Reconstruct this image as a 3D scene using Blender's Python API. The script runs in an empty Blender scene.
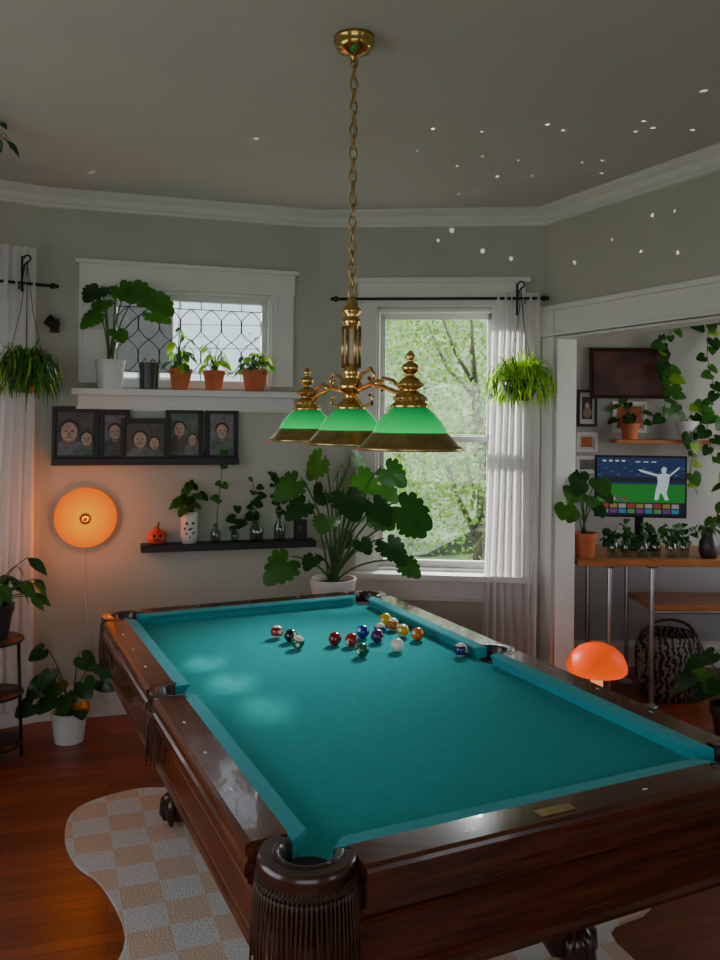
import bpy, math, random
from mathutils import Matrix, Vector
random.seed(7)
pi=math.pi
COL=bpy.context.scene.collection

# ---------------------------------------------------------------- materials
def nodes_of(name):
    m=bpy.data.materials.new(name); m.use_nodes=True
    nt=m.node_tree
    return m,nt,nt.nodes['Principled BSDF'],nt.nodes['Material Output']
def c4(c): return (c[0],c[1],c[2],1)
def mat(name,col,rough=.5,metal=0,var=0.12,scale=12,bump=0,stretch=(1,1,1),coat=0,emit=None,es=0,trans=0,sheen=0,spec=.5,alpha=1,bscale=None,sss=0):
    m,nt,p,o=nodes_of(name)
    tc=nt.nodes.new('ShaderNodeTexCoord'); mp=nt.nodes.new('ShaderNodeMapping')
    mp.inputs['Scale'].default_value=stretch
    nt.links.new(tc.outputs['Object'],mp.inputs['Vector'])
    n=nt.nodes.new('ShaderNodeTexNoise'); n.inputs['Scale'].default_value=scale; n.inputs['Detail'].default_value=4
    nt.links.new(mp.outputs[0],n.inputs['Vector'])
    r=nt.nodes.new('ShaderNodeValToRGB')
    r.color_ramp.elements[0].position=.3; r.color_ramp.elements[1].position=.7
    r.color_ramp.elements[0].color=c4([max(0,x*(1-var)) for x in col])
    r.color_ramp.elements[1].color=c4([min(1,x*(1+var)) for x in col])
    nt.links.new(n.outputs['Fac'],r.inputs['Fac']); nt.links.new(r.outputs['Color'],p.inputs['Base Color'])
    p.inputs['Roughness'].default_value=rough; p.inputs['Metallic'].default_value=metal
    p.inputs['Coat Weight'].default_value=coat; p.inputs['Transmission Weight'].default_value=trans
    p.inputs['Sheen Weight'].default_value=sheen; p.inputs['Specular IOR Level'].default_value=spec
    p.inputs['Alpha'].default_value=alpha
    if emit: 
        p.inputs['Emission Color'].default_value=c4(emit); p.inputs['Emission Strength'].default_value=es
    if bump:
        b=nt.nodes.new('ShaderNodeBump'); b.inputs['Strength'].default_value=bump; b.inputs['Distance'].default_value=.01
        src=n
        if bscale:
            src=nt.nodes.new('ShaderNodeTexNoise'); src.inputs['Scale'].default_value=bscale
            nt.links.new(mp.outputs[0],src.inputs['Vector'])
        nt.links.new(src.outputs['Fac'],b.inputs['Height']); nt.links.new(b.outputs[0],p.inputs['Normal'])
    return m
def leafmat(name,col,rough=.4,tr=.35,var=.3):
    m=mat(name,col,rough,var=var,scale=9)
    nt=m.node_tree; p=nt.nodes['Principled BSDF']; o=nt.nodes['Material Output']
    t=nt.nodes.new('ShaderNodeBsdfTranslucent'); t.inputs[0].default_value=c4([min(1,col[0]*2.2),min(1,col[1]*2),col[2]*.9])
    mx=nt.nodes.new('ShaderNodeMixShader'); mx.inputs[0].default_value=tr
    nt.links.new(p.outputs[0],mx.inputs[1]); nt.links.new(t.outputs[0],mx.inputs[2]); nt.links.new(mx.outputs[0],o.inputs[0])
    return m
def sheermat(name,col,tr=.5,tp=.12):
    m=mat(name,col,.9,var=.04)
    nt=m.node_tree; p=nt.nodes['Principled BSDF']; o=nt.nodes['Material Output']
    t=nt.nodes.new('ShaderNodeBsdfTranslucent'); t.inputs[0].default_value=c4(col)
    mx=nt.nodes.new('ShaderNodeMixShader'); mx.inputs[0].default_value=tr
    nt.links.new(p.outputs[0],mx.inputs[1]); nt.links.new(t.outputs[0],mx.inputs[2])
    tt=nt.nodes.new('ShaderNodeBsdfTransparent'); m2=nt.nodes.new('ShaderNodeMixShader'); m2.inputs[0].default_value=tp
    nt.links.new(mx.outputs[0],m2.inputs[1]); nt.links.new(tt.outputs[0],m2.inputs[2]); nt.links.new(m2.outputs[0],o.inputs[0])
    return m
def glassmat(name,tint=(1,1,1),refl=.05,rough=0.02):
    m,nt,p,o=nodes_of(name)
    t=nt.nodes.new('ShaderNodeBsdfTransparent'); t.inputs[0].default_value=c4(tint)
    g=nt.nodes.new('ShaderNodeBsdfGlossy'); g.inputs['Roughness'].default_value=rough
    mx=nt.nodes.new('ShaderNodeMixShader'); mx.inputs[0].default_value=refl
    nt.links.new(t.outputs[0],mx.inputs[1]); nt.links.new(g.outputs[0],mx.inputs[2]); nt.links.new(mx.outputs[0],o.inputs[0])
    return m
def ballmat(name,col,stripe):
    m,nt,p,o=nodes_of(name)
    p.inputs['Roughness'].default_value=.08; p.inputs['Coat Weight'].default_value=.5
    tc=nt.nodes.new('ShaderNodeTexCoord'); sp=nt.nodes.new('ShaderNodeSeparateXYZ'); nt.links.new(tc.outputs['Object'],sp.inputs[0])
    ab=nt.nodes.new('ShaderNodeMath'); ab.operation='ABSOLUTE'; nt.links.new(sp.outputs['Z'],ab.inputs[0])
    lt=nt.nodes.new('ShaderNodeMath'); lt.operation='LESS_THAN'; lt.inputs[1].default_value=.0175 if stripe else 1
    nt.links.new(ab.outputs[0],lt.inputs[0])
    ln=nt.nodes.new('ShaderNodeVectorMath'); ln.operation='MULTIPLY'; ln.inputs[1].default_value=(0,1,1); nt.links.new(tc.outputs['Object'],ln.inputs[0])
    l2=nt.nodes.new('ShaderNodeVectorMath'); l2.operation='LENGTH'; nt.links.new(ln.outputs[0],l2.inputs[0])
    g=nt.nodes.new('ShaderNodeMath'); g.operation='GREATER_THAN'; g.inputs[1].default_value=.009 if name!='ball_cue' else -1
    nt.links.new(l2.outputs['Value'],g.inputs[0])
    mu=nt.nodes.new('ShaderNodeMath'); mu.operation='MULTIPLY'; nt.links.new(lt.outputs[0],mu.inputs[0]); nt.links.new(g.outputs[0],mu.inputs[1])
    mx=nt.nodes.new('ShaderNodeMix'); mx.data_type='RGBA'; mx.inputs[6].default_value=(.8,.74,.6,1); mx.inputs[7].default_value=c4(col)
    nt.links.new(mu.outputs[0],mx.inputs[0]); nt.links.new(mx.outputs[2],p.inputs['Base Color'])
    return m

WALL=mat('wall_paint_sage',(.43,.43,.36),.85,var=.03,scale=3,bump=.05,bscale=120)
CEIL=mat('ceiling_paint',(.53,.515,.495),.9,var=.03,scale=2)
TRIM=mat('trim_paint_white',(.66,.65,.62),.45,var=.03,scale=4)
ALCW=mat('alcove_wall_paint',(.38,.37,.35),.85,var=.04,scale=3)
BLACK=mat('black_iron',(.012,.012,.012),.45,.3)
BLKW=mat('black_wood',(.010,.009,.009),.5,var=.3)
BRASS=mat('polished_brass',(.66,.42,.13),.2,1,var=.15,scale=30)
BRASSD=mat('antique_brass',(.46,.32,.13),.32,1,var=.25,scale=30)
WOODX=mat('mahogany_wood_ends_shaded',(.075,.019,.008),.2,var=.5,scale=4,stretch=(1,16,16),coat=.35)  # darker copy for end rails and aprons, backlit shade put into the colour
WOODT=mat('mahogany_wood',(.105,.027,.010),.2,var=.5,scale=4,stretch=(16,1,16),coat=.35)
WOODD=mat('mahogany_wood_dark',(.035,.010,.005),.28,var=.5,scale=8,stretch=(1,1,1),coat=.3)
CLOTH=mat('teal_baize',(.0,.31,.31),.95,var=.06,scale=40,bump=.12,bscale=900,spec=.06,sheen=.04)
CUSH=mat('teal_baize_cushion_sheen',(.006,.30,.33),.9,var=.05,scale=40,sheen=.12,spec=.1)  # bluer than the bed cloth, sheen at an angle put into the colour
LEATH=mat('brown_leather',(.028,.010,.006),.3,var=.3,scale=60,bump=.3,coat=.3)
FRNG=mat('leather_fringe',(.06,.024,.012),.45,var=.3,scale=60)
VOID=mat('pocket_hole_black',(.004,.004,.004),.9)
PEARL=mat('pearl_inlay',(.8,.78,.7),.2)
TERRA=mat('terracotta',(.50,.13,.045),.8,var=.15,scale=15,bump=.1)
WHTC=mat('white_ceramic',(.62,.60,.57),.3,var=.04)
DRKC=mat('dark_ceramic',(.03,.028,.028),.35,var=.3)
SOIL=mat('soil',(.03,.018,.01),.95,var=.4,scale=80,bump=.6)
LEAFD=leafmat('leaf_dark_green',(.010,.055,.008),.28,.22)
LEAFM=leafmat('leaf_mid_green',(.032,.14,.015),.38,.35)
LEAFY=leafmat('leaf_yellow_green',(.20,.38,.02),.45,.5)
STEM=mat('plant_stem',(.05,.11,.025),.6)
BARK=mat('bark',(.08,.05,.03),.9,var=.4,bump=.5)
CURT=sheermat('sheer_curtain',(.86,.84,.85),.5,.10)
GLASS=glassmat('window_glass',(.97,.98,.97))
JAR=glassmat('jar_glass',(.8,.88,.82),.08)
LEAD=mat('lead_came',(.03,.03,.032),.5,.6)
OAK=mat('oak_butcher_block',(.42,.14,.045),.4,var=.3,scale=5,stretch=(1,10,10))
STEEL=mat('galvanised_steel',(.45,.46,.47),.35,.9)
def plasticglow(name,col,s):
    m,nt,p,o=nodes_of(name); p.inputs['Base Color'].default_value=(.4,.02,.0,1); p.inputs['Roughness'].default_value=.4; p.inputs['Specular IOR Level'].default_value=.1
    lw=nt.nodes.new('ShaderNodeNewGeometry'); sp=nt.nodes.new('ShaderNodeSeparateXYZ'); nt.links.new(lw.outputs['Normal'],sp.inputs[0])
    mr=nt.nodes.new('ShaderNodeMapRange'); mr.inputs[1].default_value=-.3; mr.inputs[2].default_value=1; mr.inputs[3].default_value=1.0; mr.inputs[4].default_value=.6; nt.links.new(sp.outputs['Z'],mr.inputs[0])
    m2=nt.nodes.new('ShaderNodeMath'); m2.operation='MULTIPLY'; m2.inputs[1].default_value=s; nt.links.new(mr.outputs[0],m2.inputs[0])
    p.inputs['Emission Color'].default_value=c4(col); nt.links.new(m2.outputs[0],p.inputs['Emission Strength']); return m
ORNG2=plasticglow('orange_lamp_plastic',(1,.095,0),1.0)
ORNGW=mat('lamp_stem_glow',(.95,.5,.3),.4,emit=(1,.36,.08),es=1.0)
CORD=mat('white_cord',(.6,.6,.58),.6)
TAN=mat('cream_enamel',(.5,.42,.3),.4)
PUMP=mat('pumpkin_orange',(.65,.07,.02),.5)
MATB=mat('photo_mat_dark',(.03,.03,.03),.6)
GR=[mat('photo_tone_%d'%i,c,.6,var=.35,scale=25) for i,c in enumerate(((.03,.024,.022),(.17,.15,.16),(.24,.15,.11),(.46,.29,.21),(.10,.14,.10),(.10,.075,.065)))]

def lampmat():
    m,nt,p,o=nodes_of('round_lamp_orange_glow')
    tc=nt.nodes.new('ShaderNodeTexCoord'); ln=nt.nodes.new('ShaderNodeVectorMath'); ln.operation='LENGTH'
    ml=nt.nodes.new('ShaderNodeVectorMath'); ml.operation='MULTIPLY'; ml.inputs[1].default_value=(1,0,1)
    nt.links.new(tc.outputs['Object'],ml.inputs[0]); nt.links.new(ml.outputs[0],ln.inputs[0])
    r=nt.nodes.new('ShaderNodeValToRGB'); e=r.color_ramp.elements
    e[0].position=.03; e[0].color=(1.0,.38,.0,1); e[1].position=.175; e[1].color=(.95,.12,0,1)
    nt.links.new(ln.outputs['Value'],r.inputs[0]); nt.links.new(r.outputs[0],p.inputs['Emission Color'])
    p.inputs['Base Color'].default_value=(.01,.001,.0,1); p.inputs['Emission Strength'].default_value=1.1; p.inputs['Specular IOR Level'].default_value=.0; p.inputs['Roughness'].default_value=.9
    return m
LAMPG=lampmat()
def greenshade():
    m,nt,p,o=nodes_of('green_glass_shade_glow')
    p.inputs['Base Color'].default_value=(.0,.22,.05,1); p.inputs['Roughness'].default_value=.15; p.inputs['Coat Weight'].default_value=.15; p.inputs['Specular IOR Level'].default_value=.3
    tc=nt.nodes.new('ShaderNodeTexCoord'); sp=nt.nodes.new('ShaderNodeSeparateXYZ'); nt.links.new(tc.outputs['Object'],sp.inputs[0])
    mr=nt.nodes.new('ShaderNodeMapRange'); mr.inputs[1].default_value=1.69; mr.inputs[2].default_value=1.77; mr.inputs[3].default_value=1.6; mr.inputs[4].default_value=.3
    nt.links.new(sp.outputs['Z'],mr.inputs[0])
    p.inputs['Emission Color'].default_value=(.0,.38,.075,1); nt.links.new(mr.outputs[0],p.inputs['Emission Strength'])  # emission imitates light coming through the glass, strongest near the rim
    return m
GREEN=greenshade()
def floormat():
    m,nt,p,o=nodes_of('oak_strip_floor')
    tc=nt.nodes.new('ShaderNodeTexCoord'); mp=nt.nodes.new('ShaderNodeMapping'); mp.inputs['Rotation'].default_value=(0,0,-.29)
    nt.links.new(tc.outputs['Object'],mp.inputs['Vector'])
    b=nt.nodes.new('ShaderNodeTexBrick'); b.inputs['Scale'].default_value=1; b.inputs['Brick Width'].default_value=1.1; b.inputs['Row Height'].default_value=.057
    b.inputs['Mortar Size'].default_value=.0012; b.inputs['Color1'].default_value=(.27,.058,.015,1); b.inputs['Color2'].default_value=(.15,.029,.008,1); b.inputs['Mortar'].default_value=(.02,.006,.003,1)
    b.offset=.37
    nt.links.new(mp.outputs[0],b.inputs['Vector'])
    mp2=nt.nodes.new('ShaderNodeMapping'); mp2.inputs['Scale'].default_value=(3,40,1); nt.links.new(mp.outputs[0],mp2.inputs['Vector'])
    n=nt.nodes.new('ShaderNodeTexNoise'); n.inputs['Scale'].default_value=2; n.inputs['Detail'].default_value=5; nt.links.new(mp2.outputs[0],n.inputs['Vector'])
    mr=nt.nodes.new('ShaderNodeMapRange'); mr.inputs[3].default_value=.55; mr.inputs[4].default_value=1.35; nt.links.new(n.outputs['Fac'],mr.inputs[0])
    ml=nt.nodes.new('ShaderNodeVectorMath'); ml.operation='SCALE'; nt.links.new(b.outputs['Color'],ml.inputs[0]); nt.links.new(mr.outputs[0],ml.inputs['Scale'])
    nt.links.new(ml.outputs[0],p.inputs['Base Color']); p.inputs['Roughness'].default_value=.34; p.inputs['Specular IOR Level'].default_value=.35
    return m
FLOOR=floormat()
def rugmat():
    m,nt,p,o=nodes_of('checkered_rug_pile')
    tc=nt.nodes.new('ShaderNodeTexCoord'); mp=nt.nodes.new('ShaderNodeMapping'); mp.inputs['Rotation'].default_value=(0,0,-.36); mp.inputs['Location'].default_value=(.03,.05,.07)
    nt.links.new(tc.outputs['Object'],mp.inputs['Vector'])
    ck=nt.nodes.new('ShaderNodeTexChecker'); ck.inputs['Scale'].default_value=6.9; ck.inputs[1].default_value=(.62,.42,.29,1); ck.inputs[2].default_value=(.61,.56,.51,1)
    nt.links.new(mp.outputs[0],ck.inputs['Vector']); 
    n=nt.nodes.new('ShaderNodeTexNoise'); n.inputs['Scale'].default_value=160; nt.links.new(tc.outputs['Object'],n.inputs['Vector'])
    mr=nt.nodes.new('ShaderNodeMapRange'); mr.inputs[3].default_value=.75; mr.inputs[4].default_value=1.15; nt.links.new(n.outputs['Fac'],mr.inputs[0])
    ml=nt.nodes.new('ShaderNodeVectorMath'); ml.operation='SCALE'; nt.links.new(ck.outputs['Color'],ml.inputs[0]); nt.links.new(mr.outputs[0],ml.inputs['Scale'])
    b=nt.nodes.new('ShaderNodeBump'); b.inputs['Strength'].default_value=.6; b.inputs['Distance'].default_value=.01; nt.links.new(n.outputs['Fac'],b.inputs['Height']); nt.links.new(b.outputs[0],p.inputs['Normal'])
    nt.links.new(ml.outputs[0],p.inputs['Base Color']); p.inputs['Roughness'].default_value=.95
    return m
RUG=rugmat()

# ---------------------------------------------------------------- mesh builder
class MB:
    def __init__(s): s.v=[];s.f=[];s.mi=[];s.sm=[];s.mats=[];s.ymax=None
    def k(s,m):
        if m not in s.mats: s.mats.append(m)
        return s.mats.index(m)
    def add(s,vs,fs,m,smooth=True,M=None):
        o=len(s.v); i=s.k(m)
        for v in vs:
            v=Vector(v)
            if M is not None: v=M@v
            if s.ymax is not None and v.y>s.ymax: v.y=s.ymax
            s.v.append(v)
        for f in fs: s.f.append([o+j for j in f]); s.mi.append(i); s.sm.append(smooth)
    def box(s,c,d,m,M=None,taper=1):
        x,y,z=[t/2 for t in d]; cx,cy,cz=c
        vs=[(cx+a*x*(taper if e<0 else 1),cy+b*y*(taper if e<0 else 1),cz+e*z) for e in(-1,1) for a,b in((-1,-1),(1,-1),(1,1),(-1,1))]
        s.add(vs,[(3,2,1,0),(4,5,6,7),(0,1,5,4),(1,2,6,5),(2,3,7,6),(3,0,4,7)],m,False,M)
    def lathe(s,prof,m,c=(0,0,0),seg=24,M=None,smooth=True,a0=0,a1=2*pi):
        full=abs(a1-a0-2*pi)<1e-6; n=seg if full else seg+1; vs=[];fs=[]
        for r,z in prof:
            for i in range(n):
                a=a0+(a1-a0)*i/seg; vs.append((c[0]+r*math.cos(a),c[1]+r*math.sin(a),c[2]+z))
        for j in range(len(prof)-1):
            for i in range(seg):
                i2=(i+1)%n if full else i+1
                fs.append((j*n+i,j*n+i2,(j+1)*n+i2,(j+1)*n+i))
        s.add(vs,fs,m,smooth,M)
    def tube(s,pts,r,m,seg=6,closed=False,M=None,cap=True):
        pts=[Vector(p) for p in pts]; n=len(pts); vs=[];fs=[]; up=None
        for i,p in enumerate(pts):
            if closed: t=pts[(i+1)%n]-pts[i-1]
            else: t=pts[min(i+1,n-1)]-pts[max(i-1,0)]
            if t.length<1e-9: t=Vector((0,0,1))
            t.normalize()
            if up is None:
                up=t.orthogonal().normalized()
            else:
                up=up-t*up.dot(t)
                if up.length<1e-6: up=t.orthogonal()
                up.normalize()
            w=t.cross(up); rr=r[i] if isinstance(r,(list,tuple)) else r
            for k in range(seg):
                a=2*pi*k/seg; vs.append(p+(up*math.cos(a)+w*math.sin(a))*rr)
        for i in range(n if closed else n-1):
            j=(i+1)%n
            for k in range(seg):
                k2=(k+1)%seg; fs.append((i*seg+k,i*seg+k2,j*seg+k2,j*seg+k))
        if cap and not closed:
            fs.append(tuple(range(seg-1,-1,-1))); fs.append(tuple((n-1)*seg+k for k in range(seg)))
        s.add(vs,fs,m,True,M)
    def ball(s,c,r,m,seg=14,sc=(1,1,1),M=None):
        h=seg//2+1
        vs=[];fs=[]
        for j in range(h+1):
            ph=-pi/2+pi*j/h
            for i in range(seg):
                a=2*pi*i/seg
                vs.append((c[0]+r*sc[0]*math.cos(ph)*math.cos(a),c[1]+r*sc[1]*math.cos(ph)*math.sin(a),c[2]+r*sc[2]*math.sin(ph)))
        for j in range(h):
            for i in range(seg):
                i2=(i+1)%seg; fs.append((j*seg+i,j*seg+i2,(j+1)*seg+i2,(j+1)*seg+i))
        s.add(vs,fs,m,True,M)
    def prism(s,poly,z0,z1,m,M=None,smooth=False):
        n=len(poly); vs=[(x,y,z0) for x,y in poly]+[(x,y,z1) for x,y in poly]
        ar=sum(poly[i][0]*poly[(i+1)%n][1]-poly[(i+1)%n][0]*poly[i][1] for i in range(n))
        fs=[tuple(range(n-1,-1,-1)),tuple(range(n,2*n))]+[(i,(i+1)%n,n+(i+1)%n,n+i) for i in range(n)]
        if ar<0: fs=[tuple(reversed(f)) for f in fs]
        s.add(vs,fs,m,smooth,M)
    def ext(s,prof,p,q,up,out,m,M=None,sh0=0,sh1=0):
        p=Vector(p);q=Vector(q);d=(q-p).normalized();up=Vector(up);out=Vector(out)
        vs=[p+out*a+up*b-d*sh0*a for a,b in prof]+[q+out*a+up*b+d*sh1*a for a,b in prof]; n=len(prof)
        fs=[tuple(range(n)),tuple(range(2*n-1,n-1,-1))]+[(i,n+i,n+(i+1)%n,(i+1)%n) for i in range(n)]
        s.add(vs,fs,m,False,M)
    def obj(s,name,M=None,bevel=0,parent=None,fix=True):
        me=bpy.data.meshes.new(name); me.from_pydata([tuple(v) for v in s.v],[],s.f)
        for m in s.mats: me.materials.append(m)
        me.polygons.foreach_set('material_index',s.mi); me.polygons.foreach_set('use_smooth',s.sm)
        me.update()
        if fix and len(s.f)<60000:
            import bmesh
            b=bmesh.new(); b.from_mesh(me); bmesh.ops.recalc_face_normals(b,faces=b.faces); b.to_mesh(me); b.free()
        o=bpy.data.objects.new(name,me); COL.objects.link(o)
        if M is not None: o.matrix_world=M
        if bevel:
            bv=o.modifiers.new('bevel','BEVEL'); bv.width=bevel; bv.segments=2; bv.limit_method='ANGLE'; bv.angle_limit=.7
        if parent: o.parent=parent
        return o
def T(x,y,z): return Matrix.Translation((x,y,z))
def RZ(a): return Matrix.Rotation(a,4,'Z')
def frame(p,q):
    d=Vector((q[0]-p[0],q[1]-p[1])).normalized()
    return Matrix(((d.x,-d.y,0,p[0]),(d.y,d.x,0,p[1]),(0,0,1,0),(0,0,0,1))), math.dist(p,q)

# ---------------------------------------------------------------- leaves
def basis(pos,dirv,nrm):
    y=Vector(dirv).normalized(); z=Vector(nrm); z=z-y*z.dot(y)
    if z.length<1e-4: z=y.orthogonal()
    z.normalize(); x=y.cross(z)
    return Matrix(((x.x,y.x,z.x,pos[0]),(x.y,y.y,z.y,pos[1]),(x.z,y.z,z.z,pos[2]),(0,0,0,1)))
def monstera(mb,pos,dirv,nrm,size,m,cuts=True):
    M=basis(pos,dirv,nrm); n=56; vs=[(0,size*.42,0)]; fs=[]
    rings=[.5,1]
    for rg in rings:
        for i in range(n):
            t=-pi+2*pi*(i+.5)/n; a=abs(t)
            r=.62+.10*math.cos(t)+.06*math.cos(3*t)
            if a>2.6: r*=1-.75*((a-2.6)/(pi-2.6))**1.2
            if a<.35: r*=1.18-.4*a
            if cuts and rg==1 and .45<a<2.3: r*=1-.30*max(0,math.cos((a-.45)*2*pi/.55))**5
            x=r*rg*math.sin(t)*.98; y=r*rg*math.cos(t)
            vs.append((x*size,(y+.42)*size,(-.30*(x*x)-.22*max(0,y)**2+.10*abs(x))*size))
    for i in range(n):
        j=(i+1)%n; fs.append((0,1+i,1+j)); fs.append((1+i,1+n+i,1+n+j,1+j))
    mb.add(vs,fs,m,True,M)
def ovate(mb,pos,dirv,nrm,L,w,m,droop=.25):
    M=basis(pos,dirv,nrm); vs=[];fs=[]; prof=[0,.55,.95,1,.8,.45,0]
    n=len(prof)
    for i,p in enumerate(prof):
        t=i/(n-1); z=-droop*t*t*L; ww=w*p/2
        vs+= [(-ww,t*L,z+ww*.25),(0,t*L,z),(ww,t*L,z+ww*.25)]
    for i in range(n-1):
        a=i*3; fs+=[(a,a+1,a+4,a+3),(a+1,a+2,a+5,a+4)]
    mb.add(vs,fs,m,True,M)
def strap(mb,base,az,L,w,rise,m,n=6,fall=1.0):
    vs=[];fs=[]; d=Vector((math.cos(az),math.sin(az),0)); sd=Vector((-d.y,d.x,0)); b=Vector(base)
    for i in range(n+1):
        t=i/n; ww=w*(.5+.8*t-1.25*t*t)
        p=b+d*(L*(t-.18*t*t))+Vector((0,0,L*(rise*t-fall*t*t)))
        vs+=[p-sd*ww,p+sd*ww]
    for i in range(n): a=i*2; fs.append((a,a+1,a+3,a+2))
    mb.add(vs,fs,m,True)
def stem(mb,a,b,r,m,bow=.2,n=7):
    a=Vector(a);b=Vector(b); c=a.lerp(b,.5)+Vector((0,0,(b-a).length*bow)); pts=[]
    c=Vector((a.x*.65+b.x*.35,a.y*.65+b.y*.35,c.z))
    for i in range(n):
        t=i/(n-1); pts.append(a*(1-t)**2+c*2*t*(1-t)+b*t*t)
    mb.tube(pts,[r*(1-.4*i/(n-1)) for i in range(n)],m,5)
    return (pts[-1]-pts[-2]).normalized()
def leaves_at(mb,base,targets,kind,m,sr=.006,face=(0,-1,.6),seed=1,M2=None):
    rd=random.Random(seed)
    for (x,y,z,s_) in targets:
        p=Vector((x,y,z)); b=Vector(base); out=Vector((p.x-b.x,p.y-b.y,0))
        if out.length<.02: out=Vector((rd.uniform(-1,1),-.5,0))
        out.normalize()
        stem(mb,b+Vector((rd.uniform(-.02,.02),rd.uniform(-.02,.02),0)),p,sr,STEM)
        dv=Vector((out.x,out.y-.25,-.75+rd.uniform(-.3,.3))); nm=Vector(face)+Vector((rd.uniform(-.5,.5),rd.uniform(-.3,.3),rd.uniform(-.3,.5)))
        mm=m if not isinstance(m,list) else rd.choice(m)
        if kind=='m': monstera(mb,p,dv,nm,s_,mm)
        elif kind=='h': monstera(mb,p,dv,nm,s_,mm,False)
        else: ovate(mb,p,dv,nm,s_*1.7,s_*.8,mm)
def bush(mb,base,R,H,n,size,m,kind='o',seed=1,sr=.003,low=.2):
    rd=random.Random(seed); tg=[]
    for i in range(n):
        a=rd.uniform(0,2*pi); rr=R*math.sqrt(rd.uniform(.02,1)); tg.append((base[0]+rr*math.cos(a),base[1]+rr*math.sin(a),base[2]+H*rd.uniform(low,1)*(1-.35*(rr/R)**2),size*rd.uniform(.7,1.2)))
    leaves_at(mb,base,tg,kind,m,sr,seed=seed,face=(0,-.4,1))
def pot(mb,c,r,h,m,rim=True,taper=.72,soil=True):
    pr=[(0,0),(r*taper,0),(r*.93,h*.78)]
    if rim: pr+=[(r,h*.78),(r*1.02,h),(r*.9,h),(r*.88,h*.85)]
    else: pr+=[(r,h),(r*.92,h),(r*.9,h*.85)]
    for i in range(len(pr)-1): mb.lathe(pr[i:i+2],m,c,28)
    if soil: mb.lathe([(0,h*.88),(r*.9,h*.86)],SOIL,c,16)
# ---------------------------------------------------------------- room shell
A=(-1.815,4.72);B=(-.262,5.18);C=(1.113,5.05);D=(3.3,.676);E=(3.3,-1.6);F_=(-2.6,-1.6);G=(-2.6,4.18)
HC=3.02; TH=.14
def wall(name,p,q,ops=(),m=WALL,e0=.1,e1=.1):
    M,L=frame(p,q); mb=MB(); s=-e0
    for (a,b,z0,z1) in ops:
        mb.box(((s+a)/2,TH/2,HC/2),(a-s,TH,HC),m)
        if z0>0: mb.box(((a+b)/2,TH/2,z0/2),(b-a,TH,z0),m)
        mb.box(((a+b)/2,TH/2,(z1+HC)/2),(b-a,TH,HC-z1),m); s=b
    mb.box(((s+L+e1)/2,TH/2,HC/2),(L+e1-s,TH,HC),m)
    mb.obj(name,M); return M,L
Mab,Lab=wall('wall_back_left',A,B,[(.36,1.32,1.91,2.485)])
Mbc,Lbc=wall('wall_back',B,C,[(.36,1.10,.80,2.42)])
Mcd,Lcd=wall('wall_right',C,D,[(.115,2.6,0,2.24)],e0=0)
wall('wall_right_front',D,E,[(.6,1.8,.8,2.3)])
Mef,_=wall('wall_front',E,F_,[(1.8,4.6,.8,2.3)])
Mfg,_=wall('wall_left',F_,G,[(1.6,4.2,.8,2.4)])
Mga,Lga=wall('wall_left_bay',G,A,[(.1,.62,.8,2.42)])
wall('wall_alcove_left',(1.2,5.22),(1.2,5.9),m=ALCW,e0=0)
wall('wall_alcove_back',(1.2,5.9),(3.4,5.9),m=ALCW)
wall('wall_alcove_right',(3.4,5.9),(3.4,.55),[(.25,1.9,.9,2.4)],m=ALCW,e1=0)
FP=[(-2.85,-1.85),(3.65,-1.85),(3.65,6.15),(1.05,6.15),(1.05,5.24),(-.27,5.38),(-1.95,4.88),(-2.85,4.28)]
mb=MB(); mb.prism(FP,-.1,0,FLOOR); mb.obj('floor')
mb=MB(); mb.prism(FP,HC,HC+.1,CEIL); mb.obj('ceiling')

def sweep(name,path,prof,m,z):
    n=len(path); vs=[];fs=[]; k=len(prof)
    P=[Vector(p) for p in path]
    for i,p in enumerate(P):
        d0=(p-P[i-1]).normalized() if i>0 else (P[1]-P[0]).normalized()
        d1=(P[i+1]-p).normalized() if i<n-1 else d0
        r0=Vector((d0.y,-d0.x)); r1=Vector((d1.y,-d1.x)); b=(r0+r1).normalized(); sc=1/max(.3,b.dot(r0))
        for o,dz in prof: q=p+b*sc*o; vs.append((q.x,q.y,z+dz))
    for i in range(n-1):
        for j in range(k):
            j2=(j+1)%k; fs.append((i*k+j,(i+1)*k+j,(i+1)*k+j2,i*k+j2))
    mb=MB(); mb.add(vs,fs,m,False); return mb.obj(name)
crown=[(0,-.0),(.085,-.0),(.085,-.014),(.072,-.024),(.045,-.04),(.028,-.07),(.016,-.078),(.016,-.094),(0,-.098)]
sweep('trim_1',[F_,G,A,B,C,D,E],crown,TRIM,HC-.001)
base=[(0,0),(.02,0),(.02,.14),(.012,.165),(.012,.18),(0,.18)]
sweep('baseboard_back',[G,A,B,C],base,TRIM,0.001)
sweep('baseboard_alcove',[(1.2,5.3),(1.2,5.9),(3.4,5.9),(3.4,3)],base,TRIM,0.001)

# door opening casing
mb=MB()
mb.box((.065,-.012,1.12),(.10,.024,2.24),TRIM); mb.box((.07,-.02,2.32),(.13,.04,.16),TRIM)
mb.box((1.40,-.015,2.32),(2.55,.03,.16),TRIM); mb.box((1.40,-.025,2.405),(2.75,.05,.03),TRIM); mb.box((1.36,-.02,2.25),(2.5,.035,.02),TRIM)
mb.box((.123,.07,1.12),(.016,.15,2.24),TRIM); mb.box((2.592,.07,1.12),(.016,.15,2.24),TRIM); mb.box((1.36,.07,2.232),(2.47,.15,.016),TRIM)
mb.box((2.7,-.012,1.12),(.2,.024,2.24),TRIM)
mb.obj('door_1',Mcd,bevel=.003)

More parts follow.
